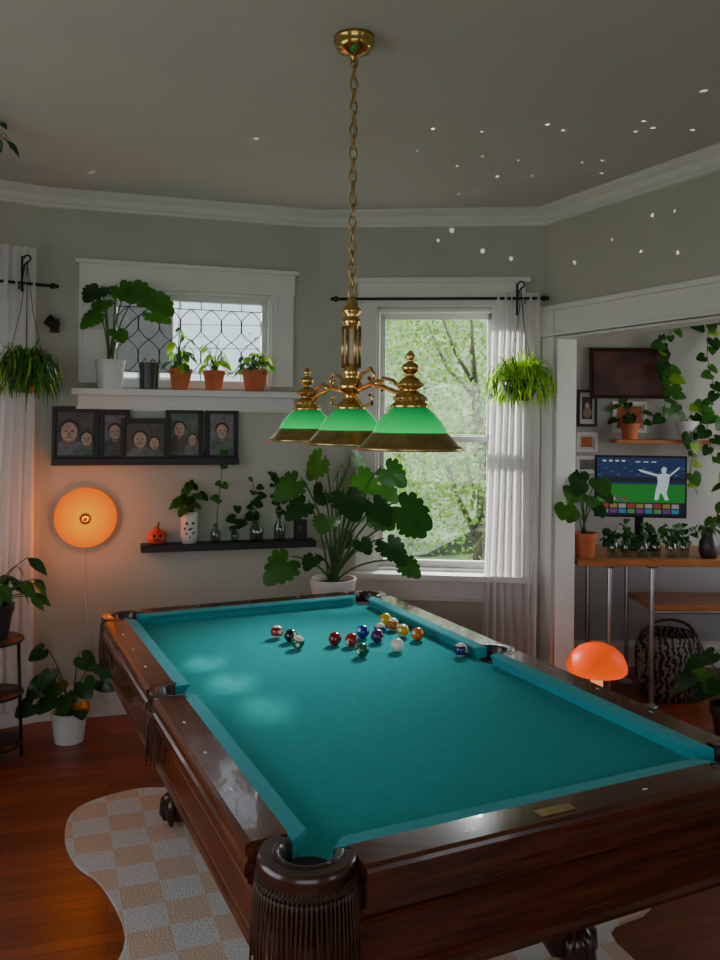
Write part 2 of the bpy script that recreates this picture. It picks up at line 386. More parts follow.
# window_1 : leaded transom window
mb=MB(); o0,o1,z0,z1=.36,1.32,1.91,2.485
mb.box((.28,-.012,2.24),(.16,.024,.62),TRIM); mb.box((1.385,-.012,2.24),(.14,.024,.62),TRIM)
mb.box((.83,-.014,2.55),(1.26,.028,.13),TRIM); mb.box((.83,-.024,2.625),(1.30,.048,.025),TRIM)
mb.box((.83,-.075,1.875),(1.32,.19,.035),TRIM); mb.box((.83,-.012,1.815),(1.26,.024,.09),TRIM); mb.box((.83,-.02,1.785),(1.28,.035,.015),TRIM)
for sx in (.215,.335,1.345,1.44): mb.box((sx,-.026,2.22),(.014,.01,.58),TRIM)
for (a,b) in ((o0+.008,1),(o1-.008,1)): mb.box((a,.06,2.195),(.016,.12,.57),TRIM)
mb.box((.84,.06,z1-.008),(.96,.12,.016),TRIM); mb.box((.84,.06,z0+.008),(.96,.12,.016),TRIM)
for a in (o0+.032,o1-.032): mb.box((a,.08,2.195),(.035,.04,.55),TRIM)
for b in (z0+.032,z1-.032): mb.box((.84,.08,b),(.94,.04,.035),TRIM)
gx0,gx1,gz0,gz1=o0+.05,o1-.05,z0+.05,z1-.05
mb.box(((gx0+gx1)/2,.08,(gz0+gz1)/2),(gx1-gx0,.004,gz1-gz0),GLASS)
lr=.0036; nC=7; cw=(gx1-gx0)/nC
def ll(p): mb.tube([(x,.076,z) for x,z in p],lr,LEAD,5)
for z in (gz0+.045,gz1-.045): ll([(gx0,z),(gx1,z)])
for i in range(nC+1):
    x=gx0+i*cw; ll([(x,gz0),(x,gz0+.045)]); ll([(x,gz1-.045),(x,gz1)])
hh=(gz1-gz0-.09); b0=gz0+.045
for i in range(nC):
    xc=gx0+(i+.5)*cw; r=cw*.5
    for rr in range(2):
        zc=b0+hh*(.25+.5*rr); q=hh*.25
        for sg in(-1,1): ll([(xc,zc-q),(xc+sg*r*.45,zc-q*.78),(xc+sg*r*.95,zc-q*.4),(xc+sg*r*.98,zc),(xc+sg*r*.95,zc+q*.4),(xc+sg*r*.45,zc+q*.78),(xc,zc+q)])
mb.obj('window_1',Mab,bevel=.002)

# window_2 : double hung
mb=MB(); o0,o1=.36,1.10
mb.box((.305,-.014,1.61),(.12,.028,1.66),TRIM); mb.box((1.18,-.014,1.61),(.16,.028,1.66),TRIM)
mb.box((.755,-.016,2.505),(1.02,.032,.15),TRIM); mb.box((.755,-.028,2.59),(1.08,.056,.03),TRIM)
mb.box((.76,-.055,.785),(1.10,.15,.035),TRIM); mb.box((.76,-.014,.70),(1.03,.028,.13),TRIM); mb.box((.76,-.02,.64),(1.05,.04,.02),TRIM)
for a in (o0+.01,o1-.01): mb.box((a,.06,1.61),(.02,.13,1.62),TRIM)
mb.box((.73,.06,2.41),(.74,.13,.02),TRIM); mb.box((.73,.06,.81),(.74,.13,.02),TRIM)
def sash(za,zb,y):
    for a in (o0+.035,o1-.035): mb.box((a,y,(za+zb)/2),(.035,.035,zb-za),TRIM)
    mb.box((.73,y,za+.022),(.70,.035,.044),TRIM); mb.box((.73,y,zb-.018),(.70,.035,.036),TRIM)
    mb.box((.73,y,(za+zb)/2),(.66,.004,zb-za-.06),GLASS)
sash(1.60,2.40,.10); sash(.82,1.635,.055)
mb.box((.73,.03,1.645),(.06,.03,.015),BRASS)
mb.obj('window_2',Mbc,bevel=.002)
def simplewin(name,M,a,b,z0,z1,n):
    mb=MB(); 
    for x in (a-.05,b+.05): mb.box((x,-.012,(z0+z1)/2),(.1,.024,z1-z0+.02),TRIM)
    mb.box(((a+b)/2,-.012,z1+.06),(b-a+.22,.024,.12),TRIM); mb.box(((a+b)/2,-.03,z0-.02),(b-a+.24,.09,.04),TRIM)
    for i in range(n+1): 
        x=a+.02+(b-a-.04)*i/n; mb.box((x,.07,(z0+z1)/2),(.04,.04,z1-z0),TRIM)
    for z in (z0+.02,(z0+z1)/2,z1-.02): mb.box(((a+b)/2,.07,z),(b-a,.035,.04),TRIM)
    mb.obj(name,M)
simplewin('window_3',Mga,.1,.62,.8,2.42,1)
simplewin('unseen_window_4',Mef,1.8,4.6,.8,2.3,3)  # unseen, put in behind the camera to go with the fill light
simplewin('unseen_window_5',Mfg,1.6,4.2,.8,2.4,3)  # unseen left-wall window, added to go with the left fill
Mal,_=frame((3.4,5.9),(3.4,.55)); simplewin('unseen_window_6',Mal,.25,1.9,.9,2.4,2)  # unseen alcove window, added so light can enter from the right
Mde,_=frame(D,E); simplewin('window_7',Mde,.6,1.8,.8,2.3,1)

# ---------------------------------------------------------------- curtains and rods
def curtain(name,M,s0,s1,z0,z1,off,folds,amp,top=1.0,seed=1):
    rd=random.Random(seed); nx=folds*10; nz=14; vs=[];fs=[]; ph=[rd.uniform(-.6,.6) for _ in range(folds+2)]
    for j in range(nz+1):
        tz=j/nz; z=z1+(z0-z1)*tz; w=top+(1-top)*min(1,tz*1.3)
        for i in range(nx+1):
            t=i/nx; f=t*folds; a=ph[int(f)]*(1-f%1)+ph[int(f)+1]*(f%1)
            s_=s1+(s0-s1)*(1-t)*w
            vs.append((s_+.008*math.sin(3*tz+f),-off+amp*math.sin(2*pi*f+a+.5*tz)*(0.55+.45*tz)+amp*.25*math.sin(5*f+2),z))
    for j in range(nz):
        for i in range(nx): a=j*(nx+1)+i; fs.append((a,a+1,a+nx+2,a+nx+1))
    mb=MB(); mb.add(vs,fs,CURT); return mb.obj(name,M,fix=False)
curtain('window_curtain',Mbc,1.02,1.34,.10,2.50,.115,7,.02,top=.86,seed=3)
curtain('window_curtain',Mga,.18,.90,.12,2.66,.13,10,.024,top=.72,seed=5)
def rod(name,M,s0,s1,z,off,brs,ends):
    mb=MB(); mb.tube([(s0,-off,z),(s1,-off,z)],.009,BLACK,10)
    for e,sg in ends: mb.ball((e,-off,z),.018,BLACK,12); mb.ball((e+sg*.022,-off,z),.012,BLACK,10)
    for b in brs:
        mb.tube([(b,-.002,z-.03),(b,-off,z-.03),(b,-off,z-.012)],.007,BLACK,8); mb.lathe([(0,-.004),(.025,-.004),(.025,.004),(0,.004)],BLACK,(0,0,0),14,M=T(b,-.004,z-.03)@Matrix.Rotation(pi/2,4,'X'))
    mb.obj(name,M)
rod('curtain_rod',Mbc,.13,1.36,2.465,.115,(.22,1.25),((.12,-1),(1.365,1)))
rod('curtain_rod',Mga,.05,.97,2.46,.13,(.08,.80),((.98,1),))

# ---------------------------------------------------------------- hanging plants
def hanger(name,x,y,zc,ztop,R,seed,anchor,mats):
    mb=MB(); rd=random.Random(seed)
    ax,ay=anchor
    mb.tube([(ax,ay,ztop-.14),(ax,ay,ztop+.05)],.007,BLACK,8)
    mb.tube([(ax,ay,ztop-.08),((ax+x)/2,(ay+y)/2,ztop-.005),(x,y,ztop)],.006,BLACK,6)
    mb.tube([(x+.018*math.cos(t),y,ztop+.022+.018*math.sin(t)) for t in [i*pi/6-pi/2 for i in range(10)]],.005,BLACK,6)
    hb=zc-R*.25
    mb.lathe([(0,-.07),(.06,-.065),(.095,-.01),(.105,.05),(.095,.05),(.085,.0),(0,-.0)],DRKC,(x,y,hb),20)
    for k in range(4):
        a=k*pi/2+.4; mb.tube([(x,y,ztop-.005),(x+.03*math.cos(a),y+.03*math.sin(a),ztop-.25),(x+.098*math.cos(a),y+.098*math.sin(a),hb+.05)],.002,BARK,4)
    for i in range(300):
        a=rd.uniform(0,2*pi); L=R*rd.uniform(.45,.95)
        strap(mb,(x+.06*math.cos(a)*rd.random(),y+.06*math.sin(a)*rd.random(),hb+.035),a,L,rd.uniform(.006,.010),rd.uniform(1.2,2.9),mats[0] if rd.random()<.7 else mats[1],6,rd.uniform(1.4,2.4))
    for i in range(620):
        a=rd.uniform(0,2*pi); e=rd.uniform(-.75,1.3); rr=R*rd.uniform(.7,1.0)
        strap(mb,(x+rr*math.cos(e)*math.cos(a),y+rr*math.cos(e)*math.sin(a),zc-R*.02+rr*.8*math.sin(e)),a+rd.uniform(-1.3,1.3),rd.uniform(.03,.06),.008,rd.uniform(-.2,1),mats[0] if rd.random()<.8 else mats[1],4,rd.uniform(1.2,2.4))
    return mb.obj(name,fix=False)
hanger('hanging_spider_plant',.925,4.80,1.965,2.50,.185,4,(.925,4.925),[LEAFY,LEAFM])
hanger('hanging_spider_plant',-1.78,4.42,1.97,2.55,.175,9,(-1.84,4.50),[LEAFM,LEAFY])

# ---------------------------------------------------------------- pendant billiard light
pd=Vector((-.38,.925)).normalized(); px,py=-.032,2.80
mb=MB(); RZ0=1.645
def shade(cx,cy,fin=True):
    c=(cx,cy,RZ0)
    mb.lathe([(.150,0),(.153,.004),(.150,.010),(.140,.014),(.112,.046),(.108,.050),(.100,.048),(.143,.006),(.150,0)],BRASSD,c,44)
    prof=[(.107,.048),(.100,.066),(.088,.085),(.072,.103),(.055,.118),(.046,.126)]
    mb.lathe(prof,GREEN,c,36); mb.lathe([(r-.004,z) for r,z in prof],WHTC,c,36)
    mb.ball((cx,cy,RZ0+.075),.03,WHTC,12)
    if fin:
        mb.lathe([(.052,.120),(.055,.126),(.05,.134),(.042,.138),(.046,.148),(.04,.158),(.026,.166),(.022,.172),(.034,.182),(.036,.19),(.024,.204),(.012,.212),(.012,.218),(.022,.226),(.026,.236),(.02,.246),(.009,.252),(.009,.258),(.015,.266),(.012,.274),(.004,.284),(0,.286)],BRASS,c,24)
        for k in range(16):
            a=2*pi*k/16; mb.ball((cx+.043*math.cos(a),cy+.043*math.sin(a),RZ0+.148),.007,BRASSD,6)
            mb.ball((cx+.034*math.cos(a),cy+.034*math.sin(a),RZ0+.187),.006,BRASSD,6)
for t in (-.46,0,.46): shade(px+pd.x*t,py+pd.y*t,t!=0)
c=(px,py,RZ0)
mb.lathe([(.052,.120),(.055,.128),(.045,.138),(.03,.15),(.022,.165),(.04,.185),(.046,.20),(.034,.215),(.022,.225),(.028,.235),(.03,.25),(.024,.262),(.024,.40),(.03,.41),(.03,.425),(.018,.435),(.034,.446),(.03,.46),(.014,.475),(.018,.487),(.008,.50),(0,.502)],BRASS,c,24)
for k in range(6):
    a=k*pi/3; mb.tube([(px+.028*math.cos(a),py+.028*math.sin(a),RZ0+.26),(px+.028*math.cos(a),py+.028*math.sin(a),RZ0+.40)],.006,BRASSD,6)
mb.lathe([(.0205,.27),(.0255,.275),(.0255,.39),(.0205,.395)],TAN,c,16)
for sg in(-1,1):
    P=lambda t,z:(px+pd.x*t*sg,py+pd.y*t*sg,RZ0+z)
    mb.tube([P(0,.20),P(.08,.185),P(.18,.20),P(.28,.185),P(.38,.165),P(.46,.172)],.008,BRASS,8)
    mb.tube([P(.03,.19),P(.10,.235),P(.17,.25),P(.20,.225),P(.175,.205),P(.155,.222)],.006,BRASS,8)
    mb.tube([P(.40,.17),P(.34,.205),P(.27,.215),P(.24,.195),P(.262,.178)],.006,BRASS,8)
    mb.tube([P(.03,.17),P(.10,.13),P(.18,.135),P(.19,.16),P(.165,.165)],.0055,BRASS,8)
    mb.ball(P(.23,.20),.014,BRASS,10)
zt=RZ0+.50
def link(z,rot,h=.025,w=.0115,r=.0034):
    pts=[]
    for i in range(14):
        a=2*pi*i/14; pts.append((px+w*math.cos(a)*math.cos(rot),py+w*math.cos(a)*math.sin(rot),z+h*math.sin(a)))
    mb.tube(pts,r,BRASSD,6,closed=True)
z=zt+.015; i=0
while z<HC-.075: link(z,.3+(i%2)*pi/2); z+=.039; i+=1
mb.tube([(px+.012*math.sin(t*2.1),py+.012*math.cos(t*2.1),zt+t*(HC-.06-zt)/22) for t in range(23)],.002,TAN,5)
mb.lathe([(0,-.085),(.008,-.082),(.012,-.07),(.018,-.062),(.03,-.055),(.055,-.045),(.066,-.028),(.062,-.018),(.07,-.012),(.07,-.001),(0,-.001)],BRASS,(px,py,HC),28)
mb.obj('billiard_pendant_light')

# ---------------------------------------------------------------- pool table
W2=.583; L2=1.1175; BED=.765; TOP=.805
mb=MB()
mb.box((0,0,BED-.02),(2*W2+.14,2*L2+.14,.04),CLOTH)
mb.box((0,0,.69),(2*W2+.02,2*L2+.02,.10),WOODD)
cush=[(0,.037),(.006,.042),(.052,.045),(.052,-.01),(.02,-.01),(.014,.022)]
cp=.062; sp_=.058
rail=[(.05,.045),(.136,.045),(.146,.04),(.150,.032),(.150,.018),(.143,.012),(.143,.002),(.150,-.004),(.150,-.03),(.142,-.036),(.142,-.046),(.125,-.055),(.125,-.07),(.05,-.07)]
def seg(p,q,out,m0,m1):
    p=Vector(p);q=Vector(q)
    mb.ext([(a,b) for a,b in cush],p,q,(0,0,1),out,CUSH,sh0=m0,sh1=m1)
    d=(q-p).normalized()
    mb.ext(rail,p-d*(.012 if m0>.5 else .0),q+d*(.012 if m1>.5 else .0),(0,0,1),out,WOODT if abs(out[0])>.5 else WOODX)
    Ls=(q-p).length
    for k in (1,2,3):
        c=p+d*Ls*k/4+Vector(out)*.105+Vector((0,0,.046)); 
        u=d*.011; w=Vector(out)*.005
        mb.add([c-u,c-w,c+u,c+w],[(0,1,2,3)],PEARL,False)
for sx in(-1,1):
    for sy in(-1,1):
        seg((sx*W2,sy*sp_,BED),(sx*W2,sy*(L2-cp),BED),(sx,0,0),.3,.9)
    seg((-W2+cp,sx*L2,BED),(W2-cp,sx*L2,BED),(0,sx,0),.9,.9)
ap=[(.110,-.07),(.124,-.078),(.118,-.095),(.112,-.10),(.108,-.20),(.100,-.235),(.108,-.245),(.100,-.262),(.03,-.262),(.03,-.07)]
for sx in(-1,1):
    mb.ext(ap,(sx*W2,-L2-.02,BED),(sx*W2,L2+.02,BED),(0,0,1),(sx,0,0),WOODT)
    mb.ext(ap,(-W2-.02,sx*L2,BED),(W2+.02,sx*L2,BED),(0,0,1),(0,sx,0),WOODX)
for b in (-.65,.65): mb.box((0,b,.585),(1.15,.16,.12),WOODD)
for a in (-.35,.35): mb.box((a,0,.6),(.08,2.0,.09),WOODD)
def pocket(cx,cy,r,ha,hb,R):
    c=(cx,cy,BED)
    for pr,m_ in (([(r-.012,.0),(r-.008,.042),(r-.004,.047)],LEATH),([(r-.004,.047),(r+.004,.050),(r+.012,.047)],LEATH),([(r+.012,.0465),(R-.006,.0465)],WOODD),([(R-.006,.0465),(R,.042),(R+.001,.030)],WOODD),([(R+.001,.030),(R-.001,.010),(R+.001,.002)],WOODD),([(R-.008,.002),(R-.014,-.05),(R-.018,-.11),(R-.04,-.12)],WOODD)):
        mb.lathe(pr,m_,c,30,a0=ha,a1=hb)
    mb.lathe([(0,.0015),(r-.004,.0015)],VOID,c,24)  # flat black disc painted as the darkness of an open pocket hole
    n=int((hb-ha)*R/.0095)
    for i in range(n+1):
        a=ha+(hb-ha)*i/n; rr=R-.001; x=cx+rr*math.cos(a); y=cy+rr*math.sin(a); j=random.uniform(-.008,.008); j2=random.uniform(-.008,.008)
        ex=math.cos(a)*.010; ey=math.sin(a)*.010
        mb.tube([(x,y,BED+.012),(x+ex*.6,y+ey*.6,BED-.03),(x+ex+j*.4,y+ey+j2*.4,BED-.10),(x+ex*.8+j,y+ey*.8+j2,BED-.17+random.uniform(-.018,.012))],[.0022,.0026,.0034,.0022],FRNG,5)
        if i<n:
            a2=ha+(hb-ha)*(i+1)/n; X=[(cx+(rr+.004)*math.cos(t),cy+(rr+.004)*math.sin(t)) for t in (a,a2)]
            for z0_ in (.008,-.008): 
                mb.tube([(*X[0],BED+z0_),(*X[1],BED+z0_-.016)],.0016,FRNG,3); mb.tube([(*X[0],BED+z0_-.016),(*X[1],BED+z0_)],.0016,FRNG,3)
for sx in(-1,1):
    for sy in(-1,1):
        a=math.atan2(sy,sx); pocket(sx*(W2+.038),sy*(L2+.038),.066,a-2.0,a+2.0,.108)
    a=0 if sx>0 else pi
    pocket(sx*(W2+.058),0,.060,a-1.75,a+1.75,.092)
mb.box((-.02,-L2-.105,BED+.047),(.10,.032,.003),BRASSD)
for sx in(-1,1):
    for sy in(-1,1):
        lx,ly=sx*.43,sy*.68; d=Vector((sx*.7,sy*.7,0))
        def q(o,z): return (lx+d.x*o,ly+d.y*o,z)
        mb.tube([q(0,.55),q(.0,.51),q(.03,.47),q(.045,.42),q(.035,.36),q(.0,.29),q(-.03,.23),q(-.03,.18),q(.0,.12),q(.03,.08)],[.11,.115,.12,.115,.098,.082,.070,.066,.07,.07],WOODD,14)
        mb.box((lx,ly,.54),(.22,.22,.06),WOODD)
        mb.ball(q(.05,.082),.067,WOODD,14,(1,1,.97))
        for k in range(4):
            aa=math.atan2(sy,sx)+(-1.5+1.0*k); e=Vector((math.cos(aa),math.sin(aa),0)); b0=Vector(q(.04,0))
            mb.tube([b0+e*.03+Vector((0,0,.145)),b0+e*.068+Vector((0,0,.11)),b0+e*.075+Vector((0,0,.06)),b0+e*.063+Vector((0,0,.026))],[.02,.02,.016,.009],WOODD,6)
        for k in range(5): mb.ball(q(.115-.012*k,.47-.035*k),.022-.002*k,WOODT,8)
PT=T(-.03,3.08,0)@RZ(.438)
pt=mb.obj('pool_table',PT)

BL=[(-.357,3.655,(.35,.01,.01),1),(-.29,3.59,(.006,.006,.006),0),(-.252,3.49,(.0,.10,.03),1),(-.098,3.55,(.22,.005,.01),0),(-.026,3.535,(.35,.01,.005),0),(.022,3.67,(.005,.02,.28),0),
(.018,3.38,(.0,.10,.05),0),(.099,3.72,(.005,.02,.3),1),(.161,3.81,(.55,.09,.0),1),(.13,3.905,(.7,.42,.0),0),(.20,3.70,(.7,.42,.0),1),(.262,3.64,(.65,.13,.0),0),(.165,3.46,(.8,.76,.66),2),(.4216,3.396,(.01,.015,.12),1),(.085,3.60,(.08,.008,.1),0)]
for i,(x,y,c,st) in enumerate(BL):
    m=ballmat('ball_cue' if st==2 else 'ball_%d'%i,c,st==1)
    mb=MB(); mb.ball((0,0,0),.0286,m,28)
    o=mb.obj('cue_ball' if st==2 else 'billiard_ball'); rd=random.Random(i+3)
    o.matrix_world=T(x,y,BED+.0288)@Matrix.Rotation(rd.uniform(-.5,.7),4,'X')@Matrix.Rotation(rd.uniform(-.5,.5),4,'Y')@Matrix.Rotation(rd.uniform(0,6),4,'Z')

# rug
pts=[(-1.2,3.42),(-1.22,3.66),(-1.02,3.84),(-.75,3.87),(-.4,4.02),(0,4.1),(.4,3.9),(.8,3.6),(1.1,3.25),(1.05,2.95),(.86,2.8),(.92,2.5),(.72,2.1),(.3,1.9),(-.2,1.85),(-.6,2.1),(-.74,2.45),(-.76,2.75),(-.93,3.05),(-1.08,3.2)]
sm=[]
n=len(pts)
for i in range(n):
    p0,p1,p2,p3=[Vector(pts[(i+k)%n]) for k in(-1,0,1,2)]
    for t in (0,.25,.5,.75):
        sm.append(tuple(.5*((2*p1)+(p2-p0)*t+(2*p0-5*p1+4*p2-p3)*t*t+(3*p1-p0-3*p2+p3)*t**3)))
mb=MB(); mb.prism(sm,.0005,.014,RUG); mb.obj('checkered_rug')

# ---------------------------------------------------------------- wall AB decor
mb=MB(); mb.box((.59,-.055,1.466),(1.05,.11,.018),BLKW); mb.box((.59,-.105,1.482),(1.05,.012,.03),BLKW); mb.box((.59,-.008,1.50),(1.05,.016,.08),BLKW)
mb.obj('picture_ledge',Mab,bevel=.002)
def pframe(name,M,s,z,w,h,off,ph,tilt=-.06,fm=BLKW,mt=MATB,mw=.25,art=None):
    mb=MB(); b=.018
    for x in(-w/2+b/2,w/2-b/2): mb.box((x,0,h/2),(b,.02,h),fm)
    for zz in(b/2,h-b/2): mb.box((0,0,zz),(w-2*b,.02,b),fm)
    mb.box((0,.004,h/2),(w-2*b,.006,h-2*b),mt); mb.box((0,0,h/2),((w-2*b)*(1-mw),.004,(h-2*b)*(1-mw)),ph)
    if art:
        pw=(w-2*b)*(1-mw)/2; phh=(h-2*b)*(1-mw)/2
        def ell(cx,cz,rx,rz,m,y):
            P=[]
            for k in range(20):
                t=2*pi*k/20; P.append((max(-pw,min(pw,cx+rx*math.cos(t))),y,max(h/2-phh,min(h/2+phh,h/2+cz+rz*math.sin(t)))))
            mb.add(P,[tuple(range(20))],m,False)
        for j,(cx,cz,rx,rz,g) in enumerate(art): ell(cx,cz,rx,rz,GR[g],-.0025-.0006*j)
    mb.obj(name,M@T(s,-off,z)@Matrix.Rotation(tilt,4,'X'),fix=False)
def face(cx,cz,s_,cl=1):
    return [(cx,cz-2.1*s_,1.6*s_,1.35*s_,cl),(cx,cz-1.0*s_,.35*s_,.5*s_,2),(cx,cz+.25*s_,.98*s_,1.05*s_,0),(cx,cz,.78*s_,.98*s_,3),(cx-.3*s_,cz+.12*s_,.13*s_,.08*s_,0),(cx+.3*s_,cz+.12*s_,.13*s_,.08*s_,0),(cx,cz-.2*s_,.1*s_,.16*s_,2),(cx,cz-.5*s_,.28*s_,.08*s_,2)]
arts=[face(-.035,.01,.058,1)+face(.06,-.03,.038,4),face(0,.02,.042,5),face(-.03,.0,.046,1)+face(.05,-.02,.034,4),face(-.03,.03,.04,5)+face(.045,-.03,.03,1),face(0,.02,.042,4)]
for i,(s_,w,h,off) in enumerate([(.19,.255,.315,.045),(.405,.165,.30,.045),(.575,.275,.25,.085),(.80,.22,.315,.045),(1.02,.195,.315,.045)]):
    pframe('framed_photo',Mab,s_,1.477,w,h,off,GR[(5,1,5,4,1)[i]],mw=.12,art=arts[i])
mb=MB(); mb.box((1.07,-.065,.975),(1.03,.13,.04),BLKW); mb.obj('wall_shelf',Mab,bevel=.003)
ZS=.996
def local(name,M,s,off,z,build,**k):
    mb=MB(); mb.ymax=off-.008; build(mb); return mb.obj(name,M@T(s,-off,z),**k)
def pumpkin(mb):
    for k in range(8):
        a=k*pi/4; mb.ball((.02*math.cos(a),.02*math.sin(a),.04),.036,PUMP,10,(1,1,1.1))
    mb.tube([(0,0,.07),(.004,0,.10),(.012,0,.125)],[.008,.006,.005],STEM,6)
    mb.ball((0,0,.085),.02,PUMP,8,(1,1,.9))
    for x in(-.018,.018): mb.ball((x,-.052,.052),.009,BLACK,8)
    mb.box((0,-.054,.03),(.04,.01,.008),BLACK)
local('pumpkin_figurine',Mab,.645,.065,ZS,pumpkin)
def ghostpot(mb):
    mb.lathe([(0,0),(.042,0),(.052,.05),(.05,.12),(.056,.16),(.05,.185),(.042,.185),(.04,.16)],WHTC,(0,0,0),22)
    for x in(-.018,.018): mb.ball((x,-.049,.12),.008,BLACK,8)
    for x,z in((-.02,.06),(.0,.04),(.022,.065),(.01,.09),(-.03,.09)): mb.ball((x,-.048,z),.006,BLACK,6)
    mb.ball((0,-.048,.085),.012,BLACK,8,(1,.4,.6))
    bush(mb,(0,-.01,.18),.08,.2,11,.065,[LEAFD,LEAFM],'h',3)
local('face_vase_plant',Mab,.83,.068,ZS,ghostpot,fix=False)
def bottle(r,h,stems,seed,lm,spread=.08,H0=.2,H1=.5):
    def f(mb):
        mb.lathe([(0,0),(r,0),(r*1.05,h*.5),(r*.5,h*.75),(r*.5,h),(r*.45,h),(r*.45,h*.76),(r*.98,h*.5),(r*.95,.004),(0,.004)],JAR,(0,0,0),18)
        rd=random.Random(seed)
        for k in range(stems):
            x=rd.uniform(-spread,spread); H=rd.uniform(H0,H1); p=(x,rd.uniform(-.05,.0),H)
            stem(mb,(0,0,.01),p,.003,STEM,.1)
            for j in range(4):
                q=Vector((0,0,.01)).lerp(Vector(p),.45+.18*j); monstera(mb,q,(rd.uniform(-1,1),-.4,rd.uniform(-.6,.4)),(0,-1,.5),rd.uniform(.025,.055),lm,False)
    return f
local('propagation_bottle',Mab,.985,.06,ZS,bottle(.03,.11,2,2,LEAFM,.05,.4,.56),fix=False)
local('propagation_bottle',Mab,1.10,.06,ZS,bottle(.025,.09,2,5,LEAFD,.05,.12,.25),fix=False)
local('propagation_bottle',Mab,1.23,.06,ZS,bottle(.042,.14,3,8,LEAFD,.06,.25,.38),fix=False)
local('glass_bud_vase',Mab,1.37,.06,ZS,bottle(.035,.16,3,11,LEAFD,.05,.3,.42),fix=False)
def spk(mb): mb.box((0,0,.06),(.07,.07,.12),BLKW); mb.lathe([(0,0),(.022,0),(.026,.003),(.026,.006),(0,.006)],DRKC,(0,0,0),16,M=T(0,-.036,.07)@Matrix.Rotation(pi/2,4,'X'))
local('small_speaker',Mab,1.50,.06,ZS,spk,bevel=.004)
# orange round lamp
mb=MB(); Rm=.172
mb.lathe([(0,.055),(.05,.058),(.10,.054),(.145,.036),(.168,.014),(Rm,0),(.165,-.008),(0,-.008)],LAMPG,(0,0,0),40,M=Matrix.Rotation(pi/2,4,'X'))
mb.lathe([(0,.088),(.014,.087),(.028,.078),(.034,.06),(.034,.05)],BRASSD,(0,0,0),20,M=Matrix.Rotation(pi/2,4,'X')); mb.ball((0,-.088,0),.012,BLACK,10)
mb.lathe([(.0,-.03),(.06,-.03),(.06,-.008)],WHTC,(0,0,0),20,M=Matrix.Rotation(pi/2,4,'X'))
mb.tube([(-.01,.02,-.15),(-.012,.022,-.3),(.005,.018,-.5),(.03,.012,-.75),(.05,.006,-.95),(.13,.0,-1.08)],.0035,CORD,6)
mb.obj('round_wall_lamp',Mab@T(.249,-.035,1.155))
mb=MB(); mb.box((0,-.012,0),(.05,.024,.08),BLACK); mb.lathe([(.0,-.035),(.026,-.035),(.034,.035),(.028,.035),(.0,.02)],BLACK,(0,0,0),18,M=T(-.01,-.055,.01)@Matrix.Rotation(-.9,4,'Y')); mb.obj('wall_sconce',Mab@T(.07,0,2.25))
mb=MB(); mb.box((0,-.004,0),(.075,.008,.12),TRIM)
for z in(-.025,.025): mb.box((0,-.009,z),(.035,.004,.03),WHTC)
mb.obj('wall_outlet',Mbc@T(.16,0,1.12))

# window sill plants
SZ=1.8935
def P1(mb):
    pot(mb,(0,0,0),.085,.165,WHTC,False,.8); mb.ymax=.14
    leaves_at(mb,(0,0,.15),[(-.05,-.05,.58,.13),(.03,-.02,.60,.13),(.10,-.07,.60,.15),(.16,-.11,.55,.20),(-.06,.0,.44,.11),(.03,-.06,.34,.10),(-.03,-.06,.50,.11),(.20,-.05,.45,.12)],'m',[LEAFM,LEAFD,LEAFM],.005,seed=4)
local('potted_monstera',Mab,.375,.085,SZ,P1,fix=False)
def P2(mb): pot(mb,(0,0,0),.062,.155,DRKC,True,.85); bush(mb,(0,0,.14),.035,.07,5,.018,LEAFM,'o',2)
local('dark_planter',Mab,.59,.08,SZ,P2,fix=False)
def P3(mb): pot(mb,(0,0,0),.068,.125,TERRA); bush(mb,(0,0,.11),.06,.27,26,.045,[LEAFY,LEAFM],'o',5)
local('potted_basil',Mab,.77,.08,SZ,P3,fix=False)
def P4(mb): pot(mb,(0,0,0),.066,.12,TERRA); bush(mb,(0,0,.11),.07,.22,26,.04,[LEAFY],'o',8)
local('potted_basil',Mab,.965,.08,SZ,P4,fix=False)
def P5(mb): pot(mb,(0,0,0),.078,.13,TERRA); bush(mb,(0,0,.11),.09,.15,60,.032,[LEAFM,LEAFY],'o',9)
local('potted_herb',Mab,1.205,.08,SZ,P5,fix=False)

# big monstera by the window on a stool
bx,by=-.145,4.74
mb=MB()
for a in range(4):
    t=a*pi/2+pi/4; mb.tube([(bx+.15*math.cos(t),by+.15*math.sin(t),.0),(bx+.11*math.cos(t),by+.11*math.sin(t),.55)],.014,OAK,8)
mb.lathe([(0,.55),(.15,.55),(.155,.56),(.15,.58),(0,.58)],OAK,(bx,by,0),28); mb.lathe([(.11,.2),(.125,.21),(.11,.22),(.10,.21),(.11,.2)],OAK,(bx,by,0),24)
mb.obj('plant_stool')
mb=MB(); pot(mb,(bx,by,.581),.135,.245,WHTC,False,.75)
k=.00572
tg=[(302,490,28,0),(325,468,28,.05),(345,500,32,-.1),(370,508,28,-.12),(394,512,36,-.1),(384,546,27,-.15),(402,566,20,-.05),(383,477,25,0),(318,558,18,-.15),(295,566,30,-.1),(352,464,20,.1),(330,525,24,-.1),(360,542,18,-.18),(310,512,24,-.05),(355,484,26,0),(378,494,24,.05),(338,484,26,.1),(352,518,24,.1),(402,532,24,.02),(325,503,24,.12),(343,545,18,.1),(372,525,24,.06)]
leaves_at(mb,(bx,by,.80),[((u-360)*k,by+dy,1.73-(v-420-(12 if s_>20 else 8))*k,s_*k*.95) for u,v,s_,dy in tg],'m',[LEAFD,LEAFD,LEAFD,LEAFM],.008,seed=6)
mb.obj('potted_monstera',fix=False)

